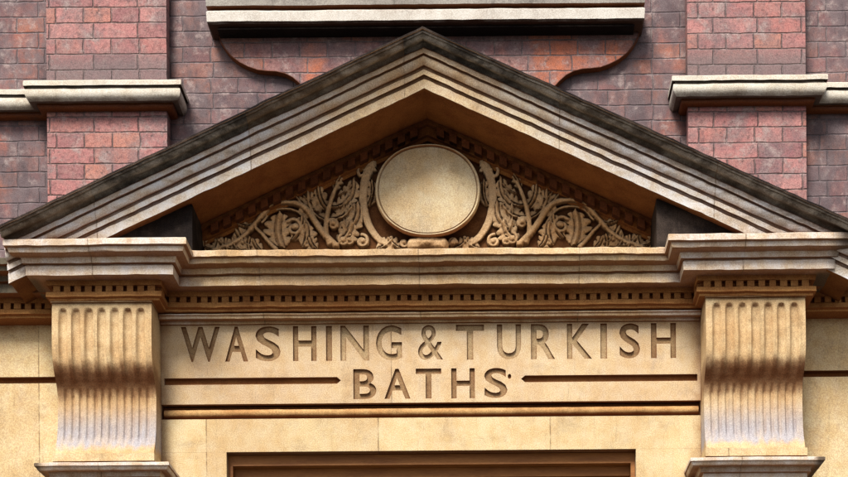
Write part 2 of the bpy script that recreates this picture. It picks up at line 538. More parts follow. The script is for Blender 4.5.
# ---- brick pilasters with pale moulded bands
bz = lambda v, out: Z(v, YP - out, 105)
bandprof = [(-.03, bz(80, .09) + .02), (.088, bz(80, .088)), (.092, bz(80.5, .092)), (.092, bz(85, .092)), (.074, bz(86, .074)), (.074, bz(88, .074))]
c0, c1 = (.084, bz(88.7, .084)), (.068, bz(101, .068))
bandprof += [c0] + arc(c0, c1, .16) + [c1, (.038, bz(102.5, .045)), (.034, bz(104.5, .034))]
d0, d1 = (.040, bz(105, .040)), (.018, bz(110, .018))
bandprof += [d0] + arc(d0, d1, .2, 4) + [d1, (-.03, bz(111, .0))]
bmi = [0] * (len(bandprof) - 1)
for j in range(len(bandprof) - 8, len(bandprof) - 1): bmi[j] = 1


def pilaster(x0, x1, side):
    p = MB(); p.box(x0, x1, YP, YW + .05, ZT - .2, ztop)
    o = p.build('brick_pilaster', M['brick_pil'], house, smooth=0)
    q = MB()
    if side < 0:
        sweep_plan(q, bandprof, [(-5.0, YW - .004), (x0, YW - .004), (x0, YP), (x1, YP), (x1, YW + .02)], bmi)
    else:
        sweep_plan(q, bandprof, [(x0, YW + .02), (x0, YP), (x1, YP), (x1, YW - .004), (5.0, YW - .004)], bmi)
    q.build('moulded_band', [M['band'], M['bandbed']], o, jitter=.005)
    return o


pilaster(P(47, 110, YP)[0], P(167, 110, YP)[0], -1)
pilaster(P(688, 110, YP)[0], P(806, 110, YP)[0], 1)

# ---- main horizontal cornice, breaking forward over the consoles
h = lambda v: Z(v, YB - .14, 100)
f0, f1 = (.176, ZT), (.180, ZT - .004)
zf = Z(244.5, YB - .18, 100)
zc1 = Z(261, YB - .12, 100); zc2 = Z(264.5, YB - .11, 100); zc3 = Z(275, YB - .095, 100)
zd1 = Z(285.5, YB - .02, 100); zd2 = Z(291.8, YB - .02, 100); zd3 = Z(297, YB - .02, 100); ze = Z(300, YB - .02, 100)
cprof = [(-.25, ZT + .035), f0, f1, (.180, zf), (.166, zf - .002)]
k0, k1 = (.164, zf - .004), (.112, zc1)
cprof += [k0] + arc(k0, k1, (.16,), 8) + [k1, (.112, zc1 - .004), (.094, zc1 - .006), (.093, zc2), (.100, zc2 - .002), (.098, zc3), (.024, zc3 + .004)]
nb = len(cprof)
cprof += [(.022, zd1), (-.012, zd1 - .002), (-.012, zd2), (.024, zd2 - .0015), (.026, zd3), (.018, zd3 - .002), (.012, zd3 - .006), (.010, ze), (-.12, ze - .002)]
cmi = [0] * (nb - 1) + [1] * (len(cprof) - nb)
XL0, XL1 = -CO + .005, -CI + .03
XR0, XR1 = CI - .01, CO + .035
path_c = [(XL0, YS), (XL0, YB), (XL1, YB), (XL1, YCN), (XR0, YCN), (XR0, YB), (XR1, YB), (XR1, YS)]
c_ = MB(); sweep_plan(c_, cprof, path_c, cmi, caps=False)
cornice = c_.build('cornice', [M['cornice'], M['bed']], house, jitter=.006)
for nm, pth in (('l', [(-5.0, YS + .002), (XL0 + .02, YS + .002)]), ('r', [(XR1 - .02, YS + .002), (5.0, YS + .002)])):
    q = MB(); sweep_plan(q, cprof, pth, cmi)
    q.build('side_cornice', [M['dark'], M['bed']], cornice, jitter=.004)


def dentils(runs, name, parent, mat, pitch=.052, tooth=.034, z0=zd2 - .001, z1=zd1 - .001):
    q = MB()
    for (ax, ay), (bx, by), nx, ny in runs:
        L = math.hypot(bx - ax, by - ay)
        n = max(1, round(L / pitch)); st = L / n
        tx, ty = (bx - ax) / L, (by - ay) / L
        e = .006
        v = []
        for zz in (z0 + .002, z1 - .001):
            for px_, py_, o_ in ((ax - tx * e, ay - ty * e, -.016), (bx + tx * e, by + ty * e, -.016), (bx + tx * e, by + ty * e, -.007), (ax - tx * e, ay - ty * e, -.007)):
                v.append((px_ + nx * o_, py_ + ny * o_, zz))
        q.add(v, [(0, 1, 2, 3), (4, 5, 6, 7), (0, 1, 5, 4), (1, 2, 6, 5), (2, 3, 7, 6), (3, 0, 4, 7)])
        for k in range(n):
            c = (k + .5) * st
            w = tooth * (.5 + random.uniform(-.05, .03))
            out = .021 + random.uniform(-.004, .002)
            v = []
            for zz in (z0 + random.uniform(0, .003), z1):
                for a, b_ in ((-w, -.014), (w, -.014), (w, out), (-w, out)):
                    v.append((ax + tx * (c + a) + nx * b_, ay + ty * (c + a) + ny * b_, zz))
            q.add(v, [(0, 1, 2, 3), (4, 5, 6, 7), (0, 1, 5, 4), (1, 2, 6, 5), (2, 3, 7, 6), (3, 0, 4, 7)])
    return q.build(name, mat, parent, smooth=0, jitter=.003)


dentils([((XL0, YB), (XL1, YB), 0, -1), ((XL1, YB + .01), (XL1, YCN - .05), 1, 0)], 'dentil_band', cornice, M['bed'])
dentils([((XR0, YB), (XR1, YB), 0, -1), ((XR0, YCN - .05), (XR0, YB + .01), -1, 0)], 'dentil_band', cornice, M['bed'])
dentils([((XL1 + .022, YCN), (XR0 - .022, YCN), 0, -1)], 'dentil_band', cornice, M['bed'])
dentils([((-3.2, YS), (XL0, YS), 0, -1)], 'dentil_band', cornice, M['bed'])
dentils([((XR1, YS), (3.2, YS), 0, -1)], 'dentil_band', cornice, M['bed'])

# ---- pediment: raking cornice
yR = -.42
apx, apz = P(422.5, 27, yR)
lx, lz = P(0, 225.5, yR)
slope = (apz - lz) / (apx - lx)
XA = apx
xl_end, xr_end = XL0 - .185, XR1 + .185


def ztop_r(x): return apz - slope * abs(x - XA)


def sweep_rake(mb, prof, mi=None, x0=None, x1=None, step=.03):
    """prof [(y, drop)]: drop measured plumb below the top line of the gable"""
    x0 = xl_end if x0 is None else x0; x1 = xr_end if x1 is None else x1
    nl = int((XA - x0) / step); nr = int((x1 - XA) / step)
    xs = [x0 + (XA - x0) * i / nl for i in range(nl)] + [XA + (x1 - XA) * i / nr for i in range(nr + 1)]
    m = len(prof); base = len(mb.v)
    for x in xs:
        for y, d in prof: mb.v.append((x, y, ztop_r(x) - d))
    for i in range(len(xs) - 1):
        for j in range(m - 1):
            mb.f.append([base + i * m + j, base + (i + 1) * m + j, base + (i + 1) * m + j + 1, base + i * m + j + 1])
            mb.mi.append(mi[j] if mi else 0)
    for i in (0, len(xs) - 1):
        mb.f.append([base + i * m + j for j in range(m)]); mb.mi.append(0)


def dr(v, y):      # drop of a profile line seen at the apex at row v
    return apz - Z(v, y, 422.5)


rp = [(YW + .02, -.03), (-.405, -.004), (-.424, 0.0), (-.425, dr(29.3, -.42)), (-.414, dr(29.8, -.41)), (-.413, dr(32.5, -.41)), (-.402, dr(33, -.40))]
a0 = (-.401, dr(34, -.40)); a1 = (-.335, dr(47, -.335))
rp += [a0] + arc(a0, a1, (.15,), 8) + [a1]
i_mid = len(rp)
rp += [(-.345, dr(48, -.345)), (-.345, dr(53, -.345)), (-.325, dr(54, -.325)), (-.325, dr(55.5, -.325))]
b0 = (-.332, dr(56, -.332)); b1 = (-.318, dr(65, -.318))
rp += [b0] + arc(b0, b1, .12, 5) + [b1, (-.298, dr(66.5, -.298))]
i_low = len(rp)
rp += [(-.298, dr(68.5, -.298)), (-.306, dr(69.5, -.306)), (-.304, dr(74.5, -.304)), (-.284, dr(75.5, -.284)), (-.283, dr(78, -.283)),
       (-.292, dr(79, -.292)), (-.286, dr(88.5, -.286))]
i_sof = len(rp)
d_sof = rp[-1][1]
rp += [(-.270, d_sof + .002), (-.255, d_sof - .012), (.02, d_sof - .012)]
rmi = []
for j in range(len(rp) - 1):
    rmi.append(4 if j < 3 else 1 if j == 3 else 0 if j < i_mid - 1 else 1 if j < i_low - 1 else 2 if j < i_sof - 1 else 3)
r_ = MB(); sweep_rake(r_, rp, rmi)
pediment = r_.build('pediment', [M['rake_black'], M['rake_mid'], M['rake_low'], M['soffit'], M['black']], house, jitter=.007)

# bed mould and dentils along the rake
YT = .06                                  # tympanum plane
xin_l, xin_r = -1.135, 1.115
bp = [(YT + .02, d_sof - .02), (YT - .055, d_sof - .011), (YT - .058, d_sof + .012), (YT - .036, d_sof + .016), (YT - .036, d_sof + .058), (YT - .022, d_sof + .064), (YT - .018, d_sof + .080), (YT + .02, d_sof + .082)]
q = MB(); sweep_rake(q, bp, None, xin_l, xin_r)
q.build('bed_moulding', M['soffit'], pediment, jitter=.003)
for sgn, xe in ((-1, xin_l), (1, xin_r)):
    q = MB()
    L = abs(xe - XA) - .03
    n = int(L / .0625)
    for k in range(n):
        xc = XA + sgn * (.035 + (k + .5) * .0625)
        w = .018
        v = []
        for dd in (d_sof + .014, d_sof + .056):
            for xx, yy in ((xc - w, YT - .03), (xc + w, YT - .03), (xc + w, YT - .068), (xc - w, YT - .068)):
                v.append((xx, yy, ztop_r(xx) - dd))
        q.add(v, [(0, 1, 2, 3), (4, 5, 6, 7), (0, 1, 5, 4), (1, 2, 6, 5), (2, 3, 7, 6), (3, 0, 4, 7)])
    q.build('dentil_band', M['rakedent'], pediment, smooth=0, jitter=.002)

# tympanum slab and the sooty end piers of the gable
t_ = MB()
zb_t = ZT - .05
def zs_(x, k=.02): return ztop_r(x) - d_sof + k
t_.prism([(xin_l - .1, zb_t), (xin_r + .1, zb_t), (xin_r + .1, zs_(xin_r + .1)), (XA, zs_(XA)), (xin_l - .1, zs_(xin_l - .1))], YT, YW + .03)
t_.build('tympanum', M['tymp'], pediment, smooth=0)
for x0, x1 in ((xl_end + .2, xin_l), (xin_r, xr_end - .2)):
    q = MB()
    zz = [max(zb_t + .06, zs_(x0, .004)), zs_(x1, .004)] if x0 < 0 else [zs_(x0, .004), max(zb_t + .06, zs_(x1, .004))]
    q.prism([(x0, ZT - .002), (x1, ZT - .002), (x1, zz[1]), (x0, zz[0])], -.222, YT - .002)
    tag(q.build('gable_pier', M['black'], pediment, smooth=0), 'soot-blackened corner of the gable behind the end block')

# roundel: domed oval disc with a raised rim, standing proud of the tympanum
rcx, rcz = P(428, 192.5, YT - .05)
ra, rb = 52.5 / 200 * 1.0, 46 / 200 * 1.0
rings = [(0, .086), (.3, .0855), (.55, .084), (.75, .082), (.88, .079), (.925, .077), (.933, .071), (.942, .071), (.95, .078), (.965, .083), (.98, .083), (.992, .078), (1.0, .068), (1.0, .056), (.975, .046), (.93, .040), (.91, .020), (.91, -.01)]
N = 96
v, f = [], []
for rr, pp in rings:
    for k in range(N):
        a = 2 * math.pi * k / N
        ex = 2.12
        cx_, sx_ = math.cos(a), math.sin(a)
        sc_ = (abs(cx_) ** ex + abs(sx_) ** ex) ** (-1 / ex)
        v.append((rcx + ra * rr * cx_ * sc_, YT - pp, rcz + rb * rr * sx_ * sc_))
for i in range(len(rings) - 1):
    for k in range(N):
        f.append((i * N + k, i * N + (k + 1) % N, (i + 1) * N + (k + 1) % N, (i + 1) * N + k))
link('roundel', v, f, M['disc'], pediment, jitter=.003)


# carved foliage as a worn relief: height field built from tapering strokes and lobed leaves
class Relief:
    def __init__(self, x0, x1, z0, z1, cell=.0031):
        self.nx, self.nz = int((x1 - x0) / cell), int((z1 - z0) / cell)
        self.X, self.Zg = np.meshgrid(np.linspace(x0, x1, self.nx), np.linspace(z0, z1, self.nz), indexing='ij')
        self.H = np.zeros_like(self.X)

    def seg(self, a, b, ra, rb, h=1.0, base=0.0, groove=False):
        ax, az = a; bx, bz = b
        dx, dz = bx - ax, bz - az
        L2 = dx * dx + dz * dz + 1e-12
        t = np.clip(((self.X - ax) * dx + (self.Zg - az) * dz) / L2, 0, 1)
        d = np.hypot(self.X - ax - t * dx, self.Zg - az - t * dz)
        r = ra + (rb - ra) * t
        q = np.clip(1 - (d / r) ** 2, 0, None)
        hh = np.where(q > 0, base + np.sqrt(q) * r * h, 0)
        if groove:
            hh = hh - np.where(q > 0, .35 * r * h * np.exp(-(d / (.28 * r)) ** 2), 0)
        self.H = np.maximum(self.H, hh)

    def stroke(self, pts, r0, r1, h=1.0, base=.006, groove=False, n=40):
        p = np.array(pts, float)
        # Catmull-Rom through the points
        q = np.vstack([2 * p[0] - p[1], p, 2 * p[-1] - p[-2]])
        out = []
        for i in range(1, len(q) - 2):
            for t in np.linspace(0, 1, 9)[:-1]:
                out.append(.5 * ((2 * q[i]) + (-q[i - 1] + q[i + 1]) * t + (2 * q[i - 1] - 5 * q[i] + 4 * q[i + 1] - q[i + 2]) * t * t + (-q[i - 1] + 3 * q[i] - 3 * q[i + 1] + q[i + 2]) * t ** 3))
        out.append(p[-1])
        m = len(out) - 1
        for i in range(m):
            self.seg(out[i], out[i + 1], r0 + (r1 - r0) * i / m, r0 + (r1 - r0) * (i + 1) / m, h, base, groove)

    def leaf(self, base, tip, wid, n=4, bend=.15, base_h=.004, h=.75):
        """an acanthus leaf: lobed outline, midrib and veins, curling a little at the tip"""
        b_, t_ = np.array(base), np.array(tip)
        d = t_ - b_; L = np.hypot(*d); d = d / L
        sx = ((self.X - b_[0]) * d[0] + (self.Zg - b_[1]) * d[1]) / L
        ty = -(self.X - b_[0]) * d[1] + (self.Zg - b_[1]) * d[0]
        ty = ty - bend * L * np.sin(math.pi * np.clip(sx, 0, 1))
        at = np.abs(ty)
        ss = np.clip(sx - .35 * at / L, 0, 1)
        nl = n
        ph = (ss * nl) % 1.0
        lobe = .50 + .50 * np.sqrt(np.clip(1 - (2 * ph - 1) ** 2, 0, 1))
        w = wid * 1.05 * np.power(np.sin(math.pi * np.clip(ss * .86 + .12, 0, 1)), .8) * lobe
        ok = (sx > 0) & (sx < 1.05) & (at < w)
        q = np.clip(1 - (at / np.maximum(w, 1e-5)) ** 2, 0, 1)
        vein = .5 + .5 * np.cos(2 * math.pi * (ph - .5))
        hh = base_h + .009 * np.sqrt(q) * (.75 + .25 * vein) + .010 * np.exp(-(at / (.10 * wid)) ** 2) * (1 - .5 * sx) + .010 * np.clip(sx, 0, 1) ** 2
        hh = hh - .006 * np.exp(-((at - .2 * wid) / (.07 * wid)) ** 2)
        self.H = np.maximum(self.H, np.where(ok, np.maximum(hh, .003), 0))

    def curl(self, c, r, turns, start, rad, sgn=1, base=.006):
        pts = []
        for t in np.linspace(0, 1, int(10 * turns) + 4):
            a = start + sgn * t * turns * 2 * math.pi
            rr = r * (1 - .82 * t)
            pts.append((c[0] + rr * math.cos(a), c[1] + rr * math.sin(a)))
        self.stroke(pts, rad, rad * .75, 1.0, base)
        self.seg(pts[-1], pts[-1], rad * 1.7, rad * 1.7, 1.0, base)

    def build(self, name, parent, y, mat, mirror=None, maxh=.09):
        H = self.H
        nz = np.zeros_like(H)
        xs = self.X; zs2 = self.Zg
        idx = -np.ones(H.shape, int)
        keep = H > .001
        # a one-cell skirt that drops into the ground of the relief
        sk = keep.copy()
        sk[1:, :] |= keep[:-1, :]; sk[:-1, :] |= keep[1:, :]; sk[:, 1:] |= keep[:, :-1]; sk[:, :-1] |= keep[:, 1:]
        ii = np.argwhere(sk)
        verts = []
        for n_, (i, j) in enumerate(ii):
            idx[i, j] = n_
            x = xs[i, j]
            hgt = min(H[i, j], maxh) if keep[i, j] else -.006
            if keep[i, j]:
                hgt += mnoise.noise(Vector((x * 30, zs2[i, j] * 30, 2))) * .004 + mnoise.noise(Vector((x * 90, zs2[i, j] * 90, 5))) * .002
            verts.append((x if mirror is None else 2 * mirror - x, y - hgt, zs2[i, j]))
        faces = []
        for i in range(H.shape[0] - 1):
            for j in range(H.shape[1] - 1):
                q = (idx[i, j], idx[i + 1, j], idx[i + 1, j + 1], idx[i, j + 1])
                if min(q) >= 0: faces.append(q)
        return link(name, verts, faces, mat, parent, smooth=60)


def pp(u, v): return P(u, v, YT - .02)


random.seed(11)
x_a, z_a = pp(196, 252)
x_b, z_b = pp(362, 160)
rel = Relief(x_a, x_b, z_a, z_b)
S = lambda *a: [pp(*q) for q in a]
PX = 1 / 200.0
# the great looping stem
rel.stroke(S((214, 250), (232, 244), (247, 233), (259, 219), (270, 208), (282, 203), (297, 204), (308, 211), (316, 223), (325, 235), (336, 246)), 2.2 * PX, 3.6 * PX, .9, .012)
rel.stroke(S((262, 222), (270, 212.5), (282, 208.5), (295, 210), (304, 217), (311, 228)), 1.5 * PX, 1.7 * PX, 1.0, .006)
# foliage inside the loop
rel.leaf(pp(282, 247), pp(280, 214), 15 * PX, 4, .1)
rel.leaf(pp(292, 240), pp(302, 217), 8 * PX, 3, -.12)
rel.curl(pp(294, 228), 9 * PX, 1.3, 2.4, 2.3 * PX, -1, .010)
rel.leaf(pp(304, 246), pp(306, 224), 10 * PX, 3, -.1)
rel.stroke(S((254, 226), (262, 234), (270, 243), (276, 249)), 1.8 * PX, 2.4 * PX, .9, .010)
# tail leaves toward the corner
rel.leaf(pp(252, 247), pp(236, 230), 10 * PX, 3, .1)
rel.leaf(pp(240, 249), pp(218, 240), 9 * PX, 3, .15)
rel.leaf(pp(222, 250), pp(203, 247), 6 * PX, 3, .1)
rel.curl(pp(243, 243), 5 * PX, 1.2, 1.0, 1.6 * PX, 1, .006)
# upright spray right of the loop
rel.stroke(S((330, 244), (326, 232), (327, 218), (330, 204), (334, 192), (338, 183)), 3.2 * PX, 1.6 * PX, .9, .012)
rel.leaf(pp(326, 222), pp(308, 192), 11 * PX, 4, .18)
rel.leaf(pp(320, 212), pp(296, 197), 8 * PX, 3, .12)
rel.leaf(pp(331, 208), pp(350, 198), 10 * PX, 4, -.15)
rel.leaf(pp(329, 220), pp(352, 208), 11 * PX, 4, -.15)
rel.leaf(pp(335, 190), pp(341, 176), 6 * PX, 3, .1)
rel.curl(pp(333, 225), 6.5 * PX, 1.3, 3.4, 2.2 * PX, -1, .012)
rel.leaf(pp(338, 244), pp(352, 222), 12 * PX, 4, -.12)
rel.curl(pp(344, 240), 6 * PX, 1.2, 2.0, 2.0 * PX, 1, .010)
for (bu, bv, tu, tv, ww, be) in ((256, 226, 238, 225, 8, .1), (262, 214, 252, 211, 6, .1), (347, 230, 358, 204, 11, -.15), (345, 206, 354, 180, 9, -.1), (312, 203, 300, 189, 7, .1)):
    rel.leaf(pp(bu, bv), pp(tu, tv), ww * PX, 3, be, .006)
for k in range(6):
    u = 206 + k * 11
    rel.leaf(pp(u, 251), pp(u + random.uniform(-9, 5), 241 - random.uniform(0, 4)), 7 * PX, 2, .1, .004)
rel.leaf(pp(316, 249), pp(309, 238), 8 * PX, 3, .1, .004)
rel.leaf(pp(328, 210), pp(318, 186), 8 * PX, 3, .1, .004)
rel.leaf(pp(338, 196), pp(352, 186), 7 * PX, 3, -.1, .004)
random.seed(5)
rel.H = np.minimum(rel.H * 1.45, .07)
rel.build('scroll_carving', pediment, YT, M['carve'])
rel.build('scroll_carving', pediment, YT, M['carve'], mirror=pp(427.5, 200)[0])

# strapwork cartouche round the roundel
x_a, z_a = pp(344, 252); x_b, z_b = pp(512, 152)
ca = Relief(x_a, x_b, z_a, z_b)
for s in (-1, 1):
    U = lambda du, v: pp(428 + s * du, v)
    # strap that follows the disc, rolled outwards at the head and under the foot
    ca.stroke([U(56, 162), U(61, 173), U(64, 186), U(65, 200), U(63, 214), U(58, 227), U(50, 238), U(40, 244)], 5.0 * PX, 3.2 * PX, .4, .012, True)
    ca.stroke([U(56, 162), U(64, 163), U(70, 169), U(68, 176), U(63, 174)], 2.4 * PX, 1.8 * PX, .9, .012)
    ca.curl(U(66, 241), 6.5 * PX, 1.3, math.pi / 2, 2.0 * PX, s, .012)
    ca.curl(U(78, 240), 5.5 * PX, 1.2, math.pi / 2, 1.7 * PX, -s, .010)
    ca.leaf(U(80, 232), U(84, 204), 9 * PX, 4, -.1 * s, .006)
    ca.leaf(U(52, 249), U(36, 240), 9 * PX, 3, .1 * s)
    ca.leaf(U(26, 249), U(40, 238), 8 * PX, 3, -.1 * s)
    ca.curl(U(24, 243), 4.5 * PX, 1.0, 0, 2.0 * PX, s, .016)
    ca.leaf(U(60, 206), U(56, 180), 7 * PX, 3, .1 * s)
    ca.leaf(U(66, 170), U(54, 160), 8 * PX, 3, .15 * s, .003)
ca.stroke([pp(414, 246), pp(428, 244), pp(442, 246)], 7 * PX, 7 * PX, .8, .022)
ca.H = np.minimum(ca.H * 1.3, .07)
ca.build('cartouche_strapwork', pediment, YT, M['carve'])

# ---- fluted consoles
cz = lambda v, p: Z(v, -p, 105)
ctr = [(300.5, .192), (312, .197), (330, .202), (345, .203), (356, .198), (364, .188), (371, .173), (378, .153), (384, .135), (390, .122), (397, .115), (406, .113), (418, .116),
       (430, .122), (439, .133), (446, .150), (451, .164), (454, .170)]


def spline(pts, n):
    p = np.array(pts); q = np.vstack([2 * p[0] - p[1], p, 2 * p[-1] - p[-2]]); out = []
    for i in range(1, len(q) - 2):
        for t in np.linspace(0, 1, n + 1)[:-1]:
            out.append(.5 * ((2 * q[i]) + (-q[i - 1] + q[i + 1]) * t + (2 * q[i - 1] - 5 * q[i] + 4 * q[i + 1] - q[i + 2]) * t * t + (-q[i - 1] + 3 * q[i] - 3 * q[i + 1] + q[i + 2]) * t ** 3))
    out.append(p[-1]); return out


ctrd = spline(ctr, 7)
CW = CO - CI
NX = 150
cv, cf, cm = [], [], []
nr = len(ctrd)
contour = []
for v_, p_ in ctrd:
    contour.append((p_, cz(v_, p_)))
for i, (v_, p_) in enumerate(ctrd):
    p_, z_ = contour[i]
    for j in range(NX + 1):
        s = j / NX
        x = (s - .5) * CW
        d = 0.0
        m_ = .045
        if m_ < s < 1 - m_:
            k = (s - m_) / (1 - 2 * m_) * 7
            fr = abs((k % 1) - .5) / .36
            # round-headed flutes: start lower at the flute edges
            top = 308 + 4.0 * (1 - math.sqrt(max(0, 1 - min(1, fr) ** 2)))
            fade = max(0, min(1, (v_ - top) / 2.5)) * max(0, min(1, (384 - v_) / 34))
            if fr < 1: d = -.017 * (1 - fr ** 2.6) * fade
            k2 = (s - m_) / (1 - 2 * m_) * 12
            f2 = abs((k2 % 1) - .5) * 2
            fade2 = max(0, min(1, (v_ - 388) / 9)) * max(0, min(1, (447 - v_) / 10))
            d += -.009 * max(0, 1 - (f2 / .55) ** 2) * fade2
        cv.append((x, -(p_ + d), z_))
for i in range(nr - 1):
    for j in range(NX):
        cf.append((i * (NX + 1) + j, i * (NX + 1) + j + 1, (i + 1) * (NX + 1) + j + 1, (i + 1) * (NX + 1) + j))
        cm.append(0)
# the flanks of the bracket
for j in (0, NX):
    ring = [i * (NX + 1) + j for i in range(nr)]
    o0 = len(cv)
    x = (-.5 if j == 0 else .5) * CW
    cv += [(x, .10, contour[-1][1]), (x, .10, contour[0][1])]
    cf.append(ring + [o0, o0 + 1]); cm.append(0)
xcl = -(CI + CO) / 2; xcr = (CI + CO) / 2 + .012
zc0 = contour[-1][1]
cverts = [wear(x, y, z, .0022) for x, y, z in cv]
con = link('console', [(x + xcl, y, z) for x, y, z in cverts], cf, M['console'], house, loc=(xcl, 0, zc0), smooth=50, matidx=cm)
# square plinth on which the bracket lands
q = MB(); q.box(xcl - CW / 2 - .006, xcl + CW / 2 + .006, -.19, .09, Z(461, -.19, 105), zc0 - .001)
pl = q.build('plinth', M['cream'], con, loc=(xcl, 0, zc0), smooth=0, jitter=.003)
# cap fillet with top bead
q = MB(); q.box(xcl - CW / 2 - .004, xcl + CW / 2 + .004, -.205, .09, contour[0][1] - .006, ze - .004)
cp = q.build('cap_fillet', M['console'], con, loc=(xcl, 0, zc0), smooth=0, jitter=.002)
c2 = con.copy(); col.objects.link(c2); c2.location.x = xcr
for ch in list(con.children):
    d_ = ch.copy(); col.objects.link(d_); d_.parent = c2

# ---- stone pilasters below the consoles, with moulded capitals
for xc_ in (xcl, xcr):
    q = MB(); q.box(xc_ - CW / 2 + .02, xc_ + CW / 2 - .02, -.13, .09, 0.0, Z(470, -.15, 105) - .02)
    sp = q.build('stone_pilaster', M['cream'], house, smooth=0)
    z1, z2, z3, z4 = Z(461, -.24, 105), Z(464.5, -.24, 105), Z(475, -.17, 105), Z(478, -.15, 105)
    e0, e1 = (.077, z2 - .004), (.026, z3)
    cpf = [(-.2, z1 + .006), (.08, z1), (.085, z1 - .004), (.085, z2), (.078, z2 - .002), e0] + arc(e0, e1, (.16,), 8) + [e1, (.028, z4), (.012, z4 - .002), (.012, z4 - .03), (-.05, z4 - .032)]
    q = MB(); sweep_plan(q, cpf, [(xc_ - CW / 2, .08), (xc_ - CW / 2, -.14), (xc_ + CW / 2, -.14), (xc_ + CW / 2, .08)], None, .03, False)
    q.build('capital', M['bed'] if False else M['cornice'], sp, jitter=.003)

# ---- inscription panel with incised letters and joints
px0, px1 = -CI + .0, CI + .012
zp1, zp0 = ze + .0 - .012, Z(402.5, 0)
# cove between the bed mould and the panel
q = MB()
zk = Z(316.5, -.055)
cov = [(-.03, ze - .003), (.052, ze - .003), (.060, ze - .007), (.060, ze - .014), (.054, ze - .017), (.050, zk), (.040, zk - .003), (.014, zk + .001), (.012, zk - .012), (-.03, zk - .0125)]
g1 = (.012, zk - .0125)
sweep_plan(q, cov, [(px0 + .002, 0.0), (px1 - .002, 0.0)], None, .03)
q.build('fascia_moulding', M['cornice'], house, jitter=.003)
zp1 = g1[1] - .0005


def glyph(ch, bold):
    cu = bpy.data.curves.new('glyph', 'FONT')
    cu.body = ch; cu.offset = bold; cu.resolution_u = 5
    o = bpy.data.objects.new('glyph', cu); col.objects.link(o)
    dg = bpy.context.evaluated_depsgraph_get(); dg.update()
    me = bpy.data.meshes.new_from_object(o.evaluated_get(dg))
    bpy.data.objects.remove(o)
    bm_ = bmesh.new(); bm_.from_mesh(me)
    bmesh.ops.remove_doubles(bm_, verts=bm_.verts, dist=1e-5)
    vs = [(w.co.x, w.co.y) for w in bm_.verts]
    bm_.verts.index_update()
    fs = [[w.index for w in fc.verts] for fc in bm_.faces]
    be = [(e.verts[0].index, e.verts[1].index) for e in bm_.edges if len(e.link_faces) == 1]
    bm_.free(); bpy.data.meshes.remove(me)
    return vs, fs, be


LINE1 = [('W', 181, 220), ('A', 225, 248), ('S', 255.5, 280.5), ('H', 293, 316.5), ('I', 326, 332), ('N', 340.5, 369), ('G', 376, 402), ('&', 418, 443),
         ('T', 456, 484), ('U', 497, 521), ('R', 531, 555), ('K', 567, 592), ('I', 600.5, 607), ('S', 619.5, 640), ('H', 651, 676)]
LINE2 = [('B', 353, 376), ('A', 384, 410), ('T', 415.5, 441), ('H', 451, 474.5), ('S', 484, 507), ('.', 507.5, 511)]
bmP = bmesh.new()
edges = []
letters = []


def addloop(pts):
    vs = [bmP.verts.new((x, 0, z)) for x, z in pts]
    for i in range(len(vs)): edges.append(bmP.edges.new((vs[i], vs[(i + 1) % len(vs)])))


addloop([(px0, zp0), (px1, zp0), (px1, zp1), (px0, zp1)])
for line, zt_, zb_ in ((LINE1, 325, 360), (LINE2, 368.5, 398.5)):
    for ch, u0, u1 in line:
        vs, fs, be = glyph(ch, .004 if ch == '&' else .020 if ch != '.' else .01)
        xs_ = [a for a, _ in vs]; ys_ = [b_ for _, b_ in vs]
        um = (u0 + u1) / 2
        X0, X1 = P(u0, 345, 0)[0], P(u1, 345, 0)[0]
        ZB, ZT_ = P(428.5, zb_, 0)[1], P(428.5, zt_, 0)[1]
        if ch == '.': ZB, ZT_ = P(428.5, 379.5, 0)[1], P(428.5, 374.5, 0)[1]
        fx = (X1 - X0) / (max(xs_) - min(xs_)); fz = (ZT_ - ZB) / (max(ys_) - min(ys_))
        w = [(X0 + (a - min(xs_)) * fx, ZB + (b_ - min(ys_)) * fz) for a, b_ in vs]
        bv = [bmP.verts.new((x, 0, z)) for x, z in w]
        for a, b_ in be: edges.append(bmP.edges.new((bv[a], bv[b_])))
        letters.append((ch, w, fs))
# the two incised bars beside the lower word (pointed inner ends)
zg0, zg1 = Z(383, 0), Z(376.2, 0)
zgm = (zg0 + zg1) / 2
gx = [px0 + .015, P(341, 380, 0)[0], P(521, 380, 0)[0], px1 - .015]
bars = [[(gx[0], zg0), (gx[1] - .02, zg0), (gx[1], zgm), (gx[1] - .02, zg1), (gx[0], zg1)],
        [(gx[2], zgm), (gx[2] + .02, zg0), (gx[3], zg0), (gx[3], zg1), (gx[2] + .02, zg1)]]
for br in bars: addloop(br)
bmesh.ops.triangle_fill(bmP, use_beauty=True, use_dissolve=False, edges=edges, normal=(0, -1, 0))
# cut the sunk sides
bound = [e for e in bmP.edges if len(e.link_faces) == 1]
ret = bmesh.ops.extrude_edge_only(bmP, edges=bound)
for w in [x for x in ret['geom'] if isinstance(x, bmesh.types.BMVert)]: w.co.y = .030
bmesh.ops.recalc_face_normals(bmP, faces=bmP.faces)
me = bpy.data.meshes.new('inscription_panel'); bmP.to_mesh(me); bmP.free()
me.materials.append(M['panel'])
panel = bpy.data.objects.new('inscription_panel', me); col.objects.link(panel); panel.parent = house
for ch, w, fs in letters:
    o = link('letter', [(x, .012, z) for x, z in w], fs, M['faded'] if ch in '&TURKING' and w[0][1] > Z(362, 0) and w[0][0] > -.5 else M['letter'], panel, smooth=0)
for br in bars:
    o = link('incised_bar', [(x, .022, z) for x, z in br], [list(range(len(br)))], M['groove'], panel, smooth=0)

